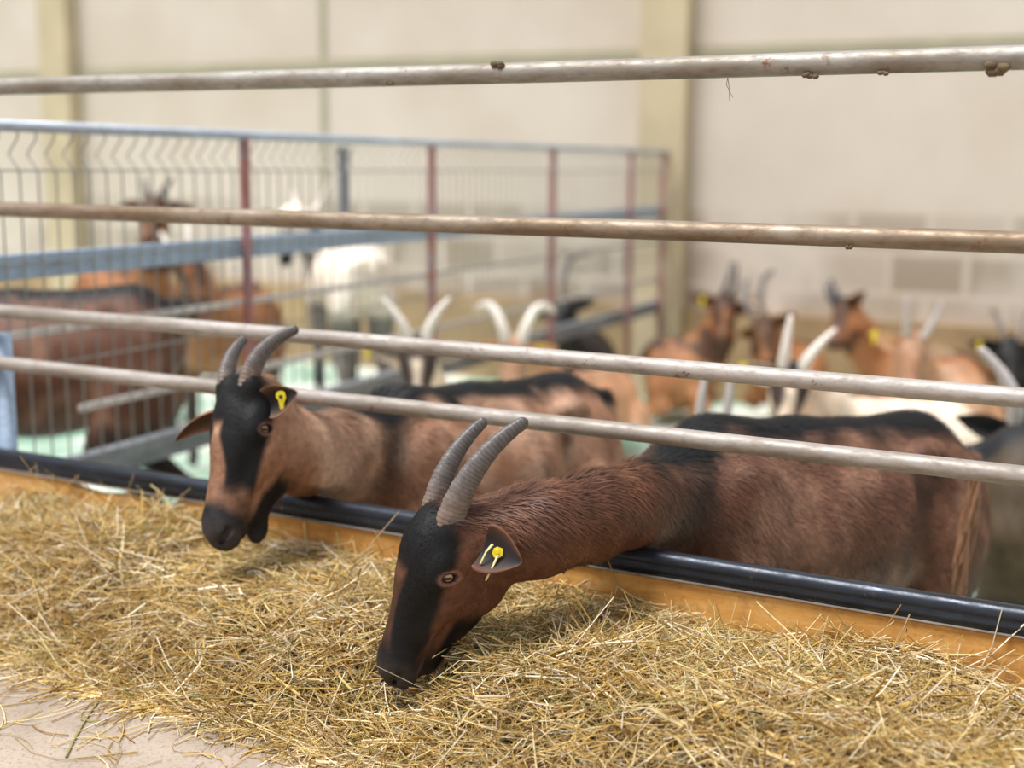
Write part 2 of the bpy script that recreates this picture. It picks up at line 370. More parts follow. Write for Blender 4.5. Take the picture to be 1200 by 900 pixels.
# ------------------------------------------------------------------ goats: signed distance body -> surface nets
class Field:
    def __init__(s, lo, hi, h, fine=None, hf=None):
        s.ax = []
        for k in range(3):
            if fine is None: a = np.arange(lo[k], hi[k]+h, h)
            else:
                a = []; x = lo[k]; f0, f1 = fine[0][k], fine[1][k]
                while x < hi[k]+h:
                    a.append(x); d = max(f0-x, x-f1, 0); x += min(h, hf + .12*d)
                a = np.array(a)
            s.ax.append(a.astype(np.float32))
        s.D = np.full([len(a) for a in s.ax], .5, np.float32)
    def sub(s, lo, hi):
        sl = []
        for k in range(3):
            i = max(0, int(np.searchsorted(s.ax[k], lo[k]))-1); j = min(len(s.ax[k]), int(np.searchsorted(s.ax[k], hi[k]))+1)
            if j <= i: return None, None
            sl.append(slice(i, j))
        X = s.ax[0][sl[0]][:, None, None]; Y = s.ax[1][sl[1]][None, :, None]; Z = s.ax[2][sl[2]][None, None, :]
        return tuple(sl), (X, Y, Z)
    def put(s, sl, d, k, op):
        a = s.D[sl]
        if op == 'add':
            h = np.maximum(k-np.abs(a-d), 0)/k; s.D[sl] = np.minimum(a, d) - h*h*k*.25
        else:
            d = -d; h = np.maximum(k-np.abs(a-d), 0)/k; s.D[sl] = np.maximum(a, d) + h*h*k*.25
    def cap(s, a, b, ra, rb, k=.03, op='add', lat=None, q=1.0):
        a = np.asarray(a, float); b = np.asarray(b, float); m = max(ra, rb) + k + .02
        sl, G = s.sub(np.minimum(a, b)-m, np.maximum(a, b)+m)
        if sl is None: return
        X, Y, Z = G[0]-a[0], G[1]-a[1], G[2]-a[2]; d = b-a; L2 = float(d @ d)+1e-12
        t = np.clip((X*d[0]+Y*d[1]+Z*d[2])/L2, 0, 1)
        X = X-t*d[0]; Y = Y-t*d[1]; Z = Z-t*d[2]
        r2 = X*X+Y*Y+Z*Z
        if lat is not None:
            w = X*lat[0]+Y*lat[1]+Z*lat[2]; r2 = r2 + (1/q**2-1)*w*w
        s.put(sl, np.sqrt(r2) - (ra + (rb-ra)*t), k, op)
    def ell(s, c, r, R, k=.03, op='add'):
        c = np.asarray(c, float); m = max(r) + k + .02; sl, G = s.sub(c-m, c+m)
        if sl is None: return
        X, Y, Z = G[0]-c[0], G[1]-c[1], G[2]-c[2]; k0 = 0; k1 = 0
        for i in range(3):
            u = (X*R[i][0]+Y*R[i][1]+Z*R[i][2]); k0 = k0 + (u/r[i])**2; k1 = k1 + (u/r[i]**2)**2
        k0 = np.sqrt(k0)+1e-6; k1 = np.sqrt(k1)+1e-6
        s.put(sl, k0*(k0-1)/k1, k, op)
    def mesh(s):
        D = s.D; S = D < 0; nx, ny, nz = D.shape
        c = np.zeros((nx-1, ny-1, nz-1), np.uint8)
        for i in (0, 1):
            for j in (0, 1):
                for k in (0, 1): c += S[i:nx-1+i, j:ny-1+j, k:nz-1+k]
        act = (c > 0) & (c < 8); I = np.argwhere(act); idx = np.full(act.shape, -1, np.int32); idx[act] = np.arange(len(I))
        acc = np.zeros((len(I), 3)); cnt = np.zeros(len(I))
        cs = [(0,0,0),(1,0,0),(0,1,0),(1,1,0),(0,0,1),(1,0,1),(0,1,1),(1,1,1)]
        for a in range(8):
            for b in range(a+1, 8):
                A, B = np.array(cs[a]), np.array(cs[b])
                if abs(A-B).sum() != 1: continue
                da = D[I[:,0]+A[0], I[:,1]+A[1], I[:,2]+A[2]]; db = D[I[:,0]+B[0], I[:,1]+B[1], I[:,2]+B[2]]
                m = (da < 0) != (db < 0); t = da[m]/(da[m]-db[m])
                acc[m] += A + t[:, None]*(B-A); cnt[m] += 1
        V = I + acc/cnt[:, None]
        V = np.stack([np.interp(V[:, k], np.arange(len(s.ax[k])), s.ax[k]) for k in range(3)], 1)
        Q = []
        for ax in range(3):
            sh = [slice(None)]*3; sh2 = [slice(None)]*3; sh[ax] = slice(0, -1); sh2[ax] = slice(1, None)
            a, b = S[tuple(sh)], S[tuple(sh2)]; E = np.argwhere(a != b); o1, o2 = (ax+1) % 3, (ax+2) % 3
            ok = (E[:, o1] > 0) & (E[:, o2] > 0) & (E[:, o1] < D.shape[o1]-1) & (E[:, o2] < D.shape[o2]-1); E = E[ok]
            fl = a[tuple(E.T)]
            def cell(d1, d2):
                e = E.copy(); e[:, o1] -= d1; e[:, o2] -= d2; return idx[tuple(e.T)]
            q = np.stack([cell(1, 1), cell(0, 1), cell(0, 0), cell(1, 0)], 1)
            q[~fl] = q[~fl][:, ::-1]; Q.append(q)
        return V, np.concatenate(Q)

HEADS = []
def sm(x, a, b): t = np.clip((x-a)/(b-a), 0, 1); return t*t*(3-2*t)
_nd = RNG.normal(size=(18, 3)); _np = RNG.uniform(0, 6.28, 18)
def snoise(p, fr):
    o = 0
    for i in range(18): o = o + np.sin(p @ (_nd[i]*fr) + _np[i])
    return o/4.5
def polydist(p, pts):
    best = np.full(len(p), 9.)
    for a, b in zip(pts[:-1], pts[1:]):
        d = b-a; t = np.clip((p-a) @ d/(d @ d), 0, 1); best = np.minimum(best, np.linalg.norm(p-a-t[:, None]*d, axis=1))
    return best
def mixa(c, k, m): return c*(1-m[:, None]) + np.array(k)*m[:, None]

PAL = {
 'dark':  dict(base=lin(96, 62, 45), hi=lin(154, 116, 94), black=lin(8, 8, 10), stripe=1, legs=1, mask=1, bridge=.4, sx=.20),
 'tan':   dict(base=lin(152, 110, 84), hi=lin(206, 170, 144), black=lin(9, 9, 10), stripe=1, legs=1, mask=1),
 'brown': dict(base=lin(130, 84, 62), hi=lin(160, 110, 84), black=lin(16, 14, 15), stripe=1, legs=1, mask=1),
 'orange':dict(base=lin(150, 98, 60), hi=lin(182, 130, 88), black=lin(40, 30, 28), stripe=.8, legs=1, mask=.8),
 'black': dict(base=lin(34, 30, 30), hi=lin(60, 48, 44), black=lin(14, 13, 14), stripe=1, legs=1, mask=1),
 'cream': dict(base=lin(236, 214, 188), hi=lin(248, 236, 220), black=lin(60, 48, 44), stripe=0, legs=0, mask=1),
 'white': dict(base=lin(248, 232, 214), hi=lin(255, 250, 240), black=lin(40, 36, 36), stripe=0, legs=1, mask=1),
 'pale':  dict(base=lin(188, 138, 104), hi=lin(216, 176, 146), black=lin(90, 80, 76), stripe=.25, legs=0, mask=.3),
 'olive': dict(base=lin(72, 58, 40), hi=lin(96, 82, 58), black=lin(28, 27, 30), stripe=1, legs=1, mask=1),
}

def goat(label, pal, hip, sho, neck, poll, nose, lat, lying=False, res=.013, hero=False, group=None,
         horn=None, hornc='grey', ears=None, tags=(), hs=1.0, tail=None, neckr=None, body_s=1.0, fat=1.0, mouth=False, furn=0):
    hip, sho, poll, nose, lat = [np.asarray(v, float) for v in (hip, sho, poll, nose, lat)]
    neck = [np.asarray(v, float) for v in neck]
    L = np.linalg.norm(sho-hip); bx = (sho-hip)/L; by = nrm(np.cross([0, 0, 1], bx)); bz = np.cross(bx, by); R = np.array([bx, by, bz])
    g = body_s; e = L/.55
    def B(x, y, z): return hip + bx*x*e + by*y*g + bz*z*g
    hx = nrm(nose-poll); hy = lat - hx*(lat @ hx); hy = nrm(hy); hz = np.cross(hx, hy); RH = np.array([hx, hy, hz])
    def H(x, y, z): return poll + hs*(hx*x + hy*y + hz*z)
    allp = np.array([hip, sho, poll, nose] + neck + [B(-.22, 0, .1), B(-.2, 0, -.2), B(.7, 0, 0), H(.26, 0, -.1)])
    lo = allp.min(0)-.2*g; hi = allp.max(0)+.2*g; lo[2] = -.02
    if hero:
        hp = np.array([H(-.03, 0, -.03), H(.27, 0, -.07)]); fl = hp.min(0)-.085; fh = hp.max(0)+.085
        fd = Field(lo, hi, res, (fl, fh), .0034)
    else: fd = Field(lo, hi, res)
    K = .05*g
    # torso
    if lying:
        fd.ell(B(.275, 0, -.03), (.31*e, .19*g*fat, .165*g), R, K)
        fd.ell(B(.52, 0, -.01), (.16*e, .12*g, .155*g), R, K); fd.ell(B(.0, 0, -.02), (.19*e, .15*g, .16*g), R, K)
        fd.cap(B(.0, 0, .09), B(.5, 0, .12), .055*g, .045*g, K)
        for y in (-1, 1):
            fd.ell(B(.02, .15*y, -.10), (.15*e, .06*g, .09*g), R, .03)
            fd.cap(B(.14, .19*y, -.14), B(-.08, .2*y, -.17), .035*g, .025*g, .02)
            fd.cap(B(.5, .11*y, -.10), B(.62, .13*y, -.15), .045*g, .035*g, .02)
            fd.cap(B(.62, .13*y, -.15), B(.45, .14*y, -.18), .03*g, .022*g, .02)
    else:
        fd.ell(B(.25, 0, -.055), (.30*e, .165*g*fat, .175*g), R, K)
        fd.ell(B(.50, 0, -.035), (.17*e, .115*g, .165*g), R, K)
        fd.ell(B(-.01, 0, .0), (.15*e, .115*g, .125*g), R, K)
        fd.cap(B(-.02, 0, .085), B(.30, 0, .078), .050*g, .046*g, K); fd.cap(B(.30, 0, .078), B(.50, 0, .10), .046*g, .045*g, K)
        for y in (-1, 1):
            fd.ell(B(.05, .095*y, .082), (.035, .022, .022), R, .03); fd.ell(B(-.13, .05*y, .045), (.03, .022, .025), R, .03)
            fd.ell(B(-.03, .09*y, -.10), (.105*e, .055*g, .16*g), R, .04)
            fd.ell(B(.50, .095*y, -.05), (.085*e, .035*g, .13*g), R, .04)
            if hero: fd.ell(B(.085, .165*y, -.01), (.05, .045, .12), R, .06, 'sub')
            zk = (hip[2]-.02)/.60/g
            def hl(x, yy, z): q = B(x, yy*y, 0); return np.array([q[0], q[1], hip[2]-z*zk*g])
            zs_ = (sho[2]-.02)/.60/g
            def fl_(x, yy, z): q = B(x, yy*y, 0); return np.array([q[0], q[1], sho[2]-z*zs_*g])
            st = .03 if y > 0 else -.03
            ch = [hl(-.02, .085, .10), hl(.05, .095, .24), hl(-.10+st, .09, .37), hl(-.07+st, .085, .53), hl(-.05+st, .085, .585)]
            for (a, b), (ra, rb) in zip(zip(ch[:-1], ch[1:]), ((.075, .05), (.045, .024), (.021, .018), (.018, .024))): fd.cap(a, b, ra*g, rb*g, .025)
            ch = [fl_(.53, .085, .10), fl_(.49, .09, .22), fl_(.51, .085, .38), fl_(.51, .08, .54), fl_(.53, .08, .585)]
            for (a, b), (ra, rb) in zip(zip(ch[:-1], ch[1:]), ((.06, .04), (.034, .024), (.02, .017), (.017, .024))): fd.cap(a, b, ra*g, rb*g, .025)
    # tail
    tl = [B(-.13, 0, .085), B(-.19, 0, .07), B(-.22, 0, .02)] if tail is None else tail
    for a, b in zip(tl[:-1], tl[1:]): fd.cap(a, b, .022, .016, .02)
    # neck: two strands (crest and throat) through the given points
    H0 = H(.03, 0, -.055)
    pts = [B(.50, 0, -.0)] + neck + [H0]
    n_ = len(pts); rr = neckr or list(np.linspace(.115*g, .062*hs, n_))
    latn = by
    for i in range(n_-1):
        la = nrm(by*(1-i/(n_-1)) + hy*np.sign(by @ hy + 1e-9)*(i/(n_-1))) if True else by
        fd.cap(pts[i], pts[i+1], rr[i], rr[i+1], .04, lat=la, q=.74)
    # head
    h = hs
    def he(c, r, k=.02, op='add'): fd.ell(H(*c), tuple(v*h for v in r), RH, k*h, op)
    def hc(a, b, ra, rb, k=.02, op='add', q=None): fd.cap(H(*a), H(*b), ra*h, rb*h, k*h, op, *( (hy, q) if q else () ))
    he((.035, 0, -.05), (.062, .049, .055), .03)
    he((.07, 0, -.034), (.06, .046, .036), .025)
    hc((.09, 0, -.058), (.205, 0, -.052), .046, .030, .025, q=.80)
    hc((.09, 0, -.028), (.20, 0, -.034), .024, .019, .02)
    for y in (-1, 1):
        he((.068, .029*y, -.096), (.052, .021, .058), .025)          # cheek
        he((.059, .043*y, -.030), (.028, .014, .017), .014)          # brow
        hc((.10, .034*y, -.062), (.16, .024*y, -.06), .014, .008, .02)
        he((.0, .026*y, (horn or {}).get('z', -.012)), (.024, .021, .02), .015)             # horn boss
    hc((.062, 0, -.122), (.12, 0, -.108), .034, .030, .025, q=.72); hc((.12, 0, -.108), (.182, 0, -.092), .030, .022, .025, q=.8)
    he((.214, 0, -.053), (.036, .031, .033), .015)
    he((.228, 0, -.066), (.018, .024, .014), .01)
    jd = -.020 if mouth else 0
    hc((.13, 0, -.094), (.198, 0, -.090+jd), .02, .0165, .012, q=.9)
    he((.203, 0, -.094+jd), (.02, .018, .011), .01)
    if hero:
        for y in (-1, 1):
            hc((.240, .014*y, -.040), (.222, .026*y, -.043), .0052, .0042, .006, 'sub')     # nostril
            hc((.243, .004*y, -.050), (.238, .013*y, -.047), .0025, .0035, .005, 'sub')
            # mouth line
            zz = -.078
            for a, b in (((.238, .006*y, zz+.002), (.215, .026*y, zz)), ((.215, .026*y, zz), (.180, .029*y, zz-.001)), ((.180, .029*y, zz-.001), (.155, .030*y, zz+.004))):
                hc(a, b, .0052 + (.005 if mouth else 0), .0044 + (.003 if mouth else 0), .004, 'sub')
            def E(u, v, yy): return (.062-.35*u-.94*v, yy*y, -.0425-.94*u+.35*v)
            e1 = -.35*hx-.94*hz; e2 = -.94*hx+.35*hz
            fd.ell(H(*E(0, 0, .0535)), (.0130*h, .0068*h, .012*h), np.array([e1, e2, hy]), .004, 'sub')      # eye opening
            for sg, ap in ((1, .0082), (-1, -.0078)):
                for q0, q1 in (((-.0145, 0, .0505), (-.005, ap, .0530)), ((-.005, ap, .0530), (.005, ap, .0530)), ((.005, ap, .0530), (.0145, 0, .0495))):
                    hc(E(*q0), E(*q1), .0030 if sg > 0 else .0024, .0030 if sg > 0 else .0024, .004)
    V, Q = fd.mesh()
    # light Laplacian smoothing
    ea = np.concatenate([Q[:, [0, 1]], Q[:, [1, 2]], Q[:, [2, 3]], Q[:, [3, 0]]]); 
    for _ in range(2):
        s_ = np.zeros_like(V); c_ = np.zeros(len(V))
        for k in range(3): s_[:, k] = np.bincount(ea[:, 0], V[ea[:, 1], k], len(V)) + np.bincount(ea[:, 1], V[ea[:, 0], k], len(V))
        c_ = np.bincount(ea[:, 0], minlength=len(V)) + np.bincount(ea[:, 1], minlength=len(V))
        V = V + .4*(s_/np.maximum(c_, 1)[:, None]-V)
    # colours
    p = PAL[pal]; dors = [B(-.14, 0, .10), B(0, 0, .13), B(.3, 0, .13), B(.5, 0, .14)]
    for i, q in enumerate(pts[1:-1]): dors.append(q + nrm(np.cross(nrm(pts[i+2]-pts[i]), by))*(-rr[i+1]*.9) if False else q + np.array([0, 0, 1])*rr[i+1]*.9)
    dors.append(H(-.02, 0, -.03))
    def colour(V):
        lb = (V-hip) @ R.T; lb = lb/np.array([e, g, g]); lh = (V-poll) @ RH.T/hs
        n1 = snoise(V, 9); n2 = snoise(V, 35); n3 = snoise(V*np.array([1, 1, .5]), 90)
        c = np.tile(np.array(p['base']), (len(V), 1))
        c = mixa(c, p['hi'], sm(n1*.5+n2*.35+n3*.2, -.3, 1.1)*.75)
        headm = sm(lh[:, 0]+.9*np.maximum(0, lh[:, 2]+.05), -.02, .03)*(np.linalg.norm(lh-np.array([.11, 0, -.06]), axis=1) < .2)
        bm = 1-headm
        dd = polydist(V, dors)
        dd = dd+.075*sm(lb[:, 0], .60, .78); c = mixa(c, p['black'], bm*p['stripe']*(1-sm(dd+.012*n2+.006*n3, .040*g, .080*g)))
        if p['legs'] and not lying:
            zl = V[:, 2]/max(hip[2], .01)
            c = mixa(c, p['black'], bm*(1-sm(zl+.03*n2, .40, .55))*.95)
            c = mixa(c, p['black'], bm*sm(-lb[:, 2]+.015*n2, .16, .23)*.85)
            if hero:   # dark shoulder band and shade of the flank hollow painted in
                c = mixa(c, p['black'], bm*(1-sm(np.abs(lb[:, 0]-.62+.3*lb[:, 2])+.02*n1, .0, .07))*sm(lb[:, 2], -.2, .1)*.85)
                c = mixa(c, p['black'], bm*(1-sm(np.linalg.norm((lb-np.array([.085, 0, .04]))*np.array([1, 0, .8]), axis=1)+.01*n2, .015, .05))*.5)
        # face
        x, y, z = lh[:, 0], np.abs(lh[:, 1]), lh[:, 2]; nn = .006*n2+.003*n3; mk = 0*x
        mk = np.maximum(mk, (1-sm(x+nn, .060, .085))*sm(z+.12*x+nn, -.052, -.034)*sm(x, -.04, -.02))                     # forehead
        st_ = sm(y+nn, .008, .018)*(1-sm(x+nn, p.get('sx', .15), p.get('sx', .15)+.04))*sm(z+nn+.12*(x-.08), -.060, -.044)*sm(x, .02, .05)            # side stripe down the face
        mk = np.maximum(mk, st_)
        mk = np.maximum(mk, sm(x+1.6*nn, .155, .205))                                                                     # muzzle
        mk = np.maximum(mk, sm(x+nn, .09, .13)*(1-sm(z-.25*(x-.15)+nn, -.100, -.085))*sm(z, -.165, -.14))                                 # chin
        c = mixa(c, p['black'], headm*mk*p['mask'])
        br_ = headm*(1-sm(y+nn, .008, .020))*sm(x+nn, .08, .11)*(1-sm(x, .165, .19))*.5
        c = mixa(c, tuple(p.get('bridge', .6)*v for v in p['base']), br_*1.6)
        if hero:
            ed = np.hypot(-.35*(lh[:, 0]-.062)-.94*(lh[:, 2]+.0425), 1.6*(-.94*(lh[:, 0]-.062)+.35*(lh[:, 2]+.0425)))
            c = mixa(c, lin(176, 126, 112), headm*(1-sm(ed+nn*.3, .014, .022))*.5*(y > .03))
            c = mixa(c, lin(24, 16, 16), headm*(1-sm(ed, .0115, .0145))*(y > .03))
            ns = np.minimum(np.linalg.norm(lh*np.array([1, 1, 1])-np.array([.233, .016, -.043]), axis=1), np.linalg.norm(lh-np.array([.233, -.016, -.043]), axis=1))
            c = mixa(c, lin(12, 9, 10), headm*(1-sm(ns, .006, .012)))
            c = mixa(c, lin(92, 84, 84), headm*sm(x, .195, .23)*.35)  # greyish highlight on the muzzle, painted into the coat colour
            for off, cl, st in ((.0075, lin(96, 76, 72), .5), (0, lin(14, 9, 9), .9)):
                md = polydist(np.stack([x, y, z], 1), [np.array([.238, .006, -.076+off]), np.array([.215, .027, -.078+off]), np.array([.180, .030, -.079+off]), np.array([.155, .031, -.074+off])])
                c = mixa(c, cl, headm*(1-sm(md, .003, .0065))*st)
        return c, headm
    c, headm = colour(V)
    base = np.array([hip[0], hip[1], 0])
    root = empty('goat', base, label, 'goat', group); root_h = (H(.02, 0, -.05), H(.22, 0, -.065))
    if hero: HEADS.append(root_h)
    body = mesh_obj('body', V, Q, M_coat if hero else M_coat_far, root, True, c)
    # fur
    if furn:
        tv = V[Q]; ar = np.linalg.norm(np.cross(tv[:, 2]-tv[:, 0], tv[:, 3]-tv[:, 1]), axis=1)
        nr = np.cross(tv[:, 2]-tv[:, 0], tv[:, 3]-tv[:, 1]); nr /= np.linalg.norm(nr, axis=1)[:, None]+1e-9
        ctr = tv.mean(1); w = ar*np.where(ctr[:, 2] > .40, 1, .05)*np.where(nr @ np.array([0, -1, .5]) > -.55, 1, .1)
        fi = RNG.choice(len(Q), furn, p=w/w.sum()); ab = RNG.uniform(0, 1, (furn, 2))
        a_, b_ = ab[:, :1], ab[:, 1:]
        q = tv[fi]; ps = (q[:, 0]*(1-a_)+q[:, 1]*a_)*(1-b_) + (q[:, 3]*(1-a_)+q[:, 2]*a_)*b_; nv = nr[fi]
        lb = (ps-hip) @ R.T; lh = (ps-poll) @ RH.T/hs
        hm = ((lh[:, 0] > -.01) & (np.linalg.norm(lh-np.array([.11, 0, -.06]), axis=1) < .19)).astype(float)[:, None]
        nk = sm(lb[:, 0], .55*e, .75*e)[:, None]
        fb = -bx*.8 + np.array([0, 0, -.75]); nd = nrm(pts[1]-H0); fn = nd*.8 + np.array([0, 0, -.6]); fh_ = -hx*.9 - hz*.25
        fl_ = (fb*(1-nk)+fn*nk)*(1-hm) + fh_*hm
        nz = np.stack([snoise(ps, 22), snoise(ps+7, 22), snoise(ps+3, 22)], 1)
        fl_ = fl_ + nz*.28 + RNG.normal(0, .13, ps.shape)
        fl_ -= nv*np.sum(fl_*nv, 1)[:, None]; fl_ /= np.linalg.norm(fl_, axis=1)[:, None]+1e-9
        ln = (RNG.uniform(.010, .020, (furn, 1))*(1-hm) + RNG.uniform(.003, .007, (furn, 1))*hm)
        dd = polydist(ps, dors)[:, None]; ln = ln*(1+.5*(dd < .07)*(1-hm))
        eyem = np.linalg.norm((lh-np.array([.062, 0, -.043]))*np.array([1, 0, 1.2]), axis=1) < .0155
        muz = lh[:, 0] > .18
        ln[(hm[:, 0] > 0) & (eyem | muz), 0] *= .25
        wd = (.00055*(1-hm) + .00035*hm)
        sd = np.cross(fl_, nv); p0 = ps-nv*.0008; p1 = ps+fl_*ln*.55+nv*ln*(.13+.05*nz[:, :1]); p2 = ps+fl_*ln+nv*ln*(.16+.08*nz[:, :1])
        FV = np.concatenate([p0-sd*wd, p0+sd*wd, p1+sd*wd*.8, p1-sd*wd*.8, p2], 0)
        i = np.arange(furn); FQ = np.stack([i, i+furn, i+2*furn, i+3*furn], 1); FT = np.stack([i+3*furn, i+2*furn, i+4*furn], 1)
        fc, _ = colour(ps); fc = fc*np.clip(1+.22*snoise(ps*np.array([1, 1, 1]), 60)+RNG.normal(0, .22, furn), .35, 2.0)[:, None]*1.12
        fu = mesh_obj('fur', FV, [FQ, FT], M_fur, root, True, np.tile(fc, (5, 1))); fu['kind'] = 'stuff'
    # eyes
    for y in (-1, 1):
        if not hero and not hs: continue
        u_, v_ = np.meshgrid(np.linspace(0, 2*math.pi, 21)[:-1], np.linspace(0, math.pi, 12))
        r0 = .0105 if hero else .012
        EV = np.stack([r0*np.sin(v_)*np.cos(u_), r0*np.sin(v_)*np.sin(u_), r0*np.cos(v_)], -1).reshape(-1, 3)
        k = 20; ii, jj = np.meshgrid(np.arange(11), np.arange(k), indexing='ij')
        EQ = np.stack([ii*k+jj, ii*k+(jj+1) % k, (ii+1)*k+(jj+1) % k, (ii+1)*k+jj], -1).reshape(-1, 4)
        eo = mesh_obj('eye', EV, EQ, M_eye, root, True, world=False)
        cz = nrm(hy*y + hx*.18 + hz*.12); ex_ = -.35*hx-.94*hz; cy = nrm(np.cross(cz, ex_)); cx = np.cross(cy, cz)
        m = np.eye(4); m[:3, 0], m[:3, 1], m[:3, 2] = cx, cy, cz; m[:3, 3] = H(.062, .0440*y if hero else .038*y, -.0420) - base
        eo.matrix_local = Matrix(m.tolist())
    # horns
    if horn:
        for y in (-1, 1):
            hp_ = dict(horn); hp_.update(horn.get('left' if y > 0 else 'right', {}))
            n = 150 if hero else 30; s_ = np.linspace(0, 1, n); Ln = hp_['len']; a0, a1 = math.radians(hp_['a0']), math.radians(hp_['a1'])
            ang = a0 + (a1-a0)*s_**hp_.get('pow', 1.0); spl = (hp_['s0'] + (hp_['s1']-hp_['s0'])*s_)*y
            d = (-hx)[None]*np.cos(ang)[:, None] + hz[None]*np.sin(ang)[:, None] + hy[None]*spl[:, None]
            d /= np.linalg.norm(d, axis=1)[:, None]; pt = np.cumsum(d, 0)*Ln/n
            pt = pt + H(.006, .0265*y, horn.get('z', -.012))
            r0 = hp_.get('r', .019)*hs; rad = r0*(1-.62*s_**1.2); rad[s_ > .96] *= np.sqrt(np.clip(1-((s_[s_ > .96]-.96)/.042)**2, .02, 1))
            if hero: rad = rad*(1+.025*np.sin(s_*Ln/.0058*6.28+1.8*np.sin(s_*11+y))*(1-s_*.5)+.02*np.sin(s_*Ln/.02*6.28))*(1+0*s_)
            kk = 20 if hero else 10; a = np.arange(kk)/kk*2*math.pi; HV = []
            for i in range(n):
                A = nrm(hy - d[i]*(hy @ d[i])); Bv = np.cross(d[i], A)
                HV.append(pt[i] + rad[i]*(np.cos(a)[:, None]*A*.8 + np.sin(a)[:, None]*Bv*1.15))
            HV = np.concatenate(HV + [pt[-1:]+d[-1:]*.001]); i = np.arange(n-1)[:, None]*kk; j = np.arange(kk)[None]; k2 = (j+1) % kk
            HQ = np.stack([i+j, i+k2, i+kk+k2, i+kk+j], -1).reshape(-1, 4); HT = [[n*kk, (n-1)*kk+q, (n-1)*kk+(q+1) % kk] for q in range(kk)]
            cc = {'grey': (lin(112, 106, 104), lin(78, 74, 74)), 'white': (lin(240, 232, 222), lin(225, 214, 204)), 'dark': (lin(70, 66, 66), lin(50, 48, 48)), 'mid': (lin(196, 188, 184), lin(170, 162, 160))}[hornc]
            ss = np.repeat(s_, kk); ring = .5+.5*np.sin(ss*Ln/.0058*6.28+1.2+1.8*np.sin(ss*11+y)) if hero else .5+0*ss
            hc_ = np.array(cc[0])[None]*(.5+.6*ring[:, None] if hero else 1.0+0*ring[:, None]); hc_ = mixa(hc_, cc[1], sm(ss, .3, 1)*.6)
            hc_ = mixa(hc_, lin(150, 122, 100), (1-sm(ss, .05, .45))*.45) if hornc == 'grey' else hc_
            mesh_obj('horn', HV, [HQ, HT], M_horn, root, True, np.concatenate([hc_, hc_[-1:]]))
    # ears
    if ears is None: ears = {}
    for y in (-1, 1):
        ep = ears.get('left' if y > 0 else 'right', {})
        ed = ep.get('dir'); ed = nrm(np.asarray(ed, float)) if ed is not None else nrm(hy*y*1.0 - hx*.15 - hz*.15)
        on = ep.get('open'); on = nrm(np.asarray(on, float)) if on is not None else nrm(hx*.6 + hz*.3 - np.array([0, .8, 0]))
        on = nrm(on - ed*(on @ ed)); sdv = np.cross(ed, on); Le = ep.get('len', .115)*hs; We = ep.get('w', .027)*hs; cup = ep.get('cup', .55); droop = ep.get('droop', 0)
        b0 = H(.022, .050*y, -.040) if 'base' not in ep else H(*ep['base'])
        nu, nv_ = 22, 13; EV = []; EC = []
        oc = np.array(p['base'])*ep.get('oc', .9); ic = np.array(ep['ic']) if 'ic' in ep else np.array(p['base'])*.35
        for lay in (0, 1):
            for i in range(nu):
                u_ = i/(nu-1); w_ = We*(.45*(1-u_)**2+math.sin(math.pi*min(1, u_*.9+.1)**1.0)**.6)
                for j in range(nv_):
                    v_ = j/(nv_-1)*2-1; an = v_*cup*2.0*(1-.5*u_)
                    R_ = w_/max(.3, cup*1.4)
                    q = b0 + ed*(Le*u_) + sdv*R_*math.sin(an) + on*(R_*(1-math.cos(an)))*1 - np.array([0, 0, 1])*droop*Le*u_*u_
                    th = .0016*(1-u_*.5); q = q - on*th*(1 if lay else -1)
                    EV.append(q); EC.append(oc if lay else (ic*(1-abs(v_)**4)+oc*1.3*abs(v_)**4))
        EV = np.array(EV); i, j = np.meshgrid(np.arange(nu-1), np.arange(nv_-1), indexing='ij'); i = i.ravel(); j = j.ravel()
        q1 = np.stack([i*nv_+j, i*nv_+j+1, (i+1)*nv_+j+1, (i+1)*nv_+j], 1); o_ = nu*nv_; q2 = (q1+o_)[:, ::-1]; rim = []
        for i in range(nu-1):
            for j, s2 in ((0, 1), (nv_-1, -1)):
                a, b = i*nv_+j, (i+1)*nv_+j; f = [a, b, b+o_, a+o_]; rim.append(f if s2 > 0 else f[::-1])
        for j in range(nv_-1): a = (nu-1)*nv_+j; rim.append([a, a+1, a+1+o_, a+o_])
        eo = mesh_obj('ear', EV, np.concatenate([q1, q2, np.array(rim)]), M_ear, root, True, np.array(EC))
        if y in [t['side'] for t in tags]:
            t = [t for t in tags if t['side'] == y][0]; u_ = t.get('u', .5); sc = t.get('sc', 1)
            c0 = b0 + ed*(Le*u_) + on*.008 - np.array([0, 0, 1])*droop*Le*u_*u_
            ax = nrm(np.asarray(t.get('down', (0, 0, -1.)), float)); nn_ = nrm(np.asarray(t.get('n', on), float)); nn_ = nrm(nn_-ax*(nn_ @ ax)); sd_ = np.cross(ax, nn_)
            def lp(x, yv, zz): return c0 + sd_*x*sc + ax*yv*sc + nn_*zz*sc
            b = MB(); out = [(-.008, -.010), (-.003, -.013), (.003, -.013), (.008, -.010), (.0085, -.002), (.005, .003), (.0045, .016), (.002, .024), (-.002, .024), (-.0035, .010), (-.0085, .0)] if t.get('shape', 'flag') == 'flag' else \
                  [(-.009, -.004), (-.002, -.009), (.004, -.008), (.008, -.002), (.007, .005), (.001, .008), (-.006, .006)]
            m_ = len(out); vv = [lp(x, yv, .001) for x, yv in out] + [lp(x, yv, -.0008) for x, yv in out] + [lp(0, 0, .001), lp(0, 0, -.0008)]
            T_ = []
            for i in range(m_):
                k = (i+1) % m_; T_ += [[2*m_, i, k], [2*m_+1, m_+k, m_+i], [i, m_+i, m_+k], [i, m_+k, k]]
            b.add(vv, None, T_)
            tg = b.build('ear_tag', M_tag, root, world=True)
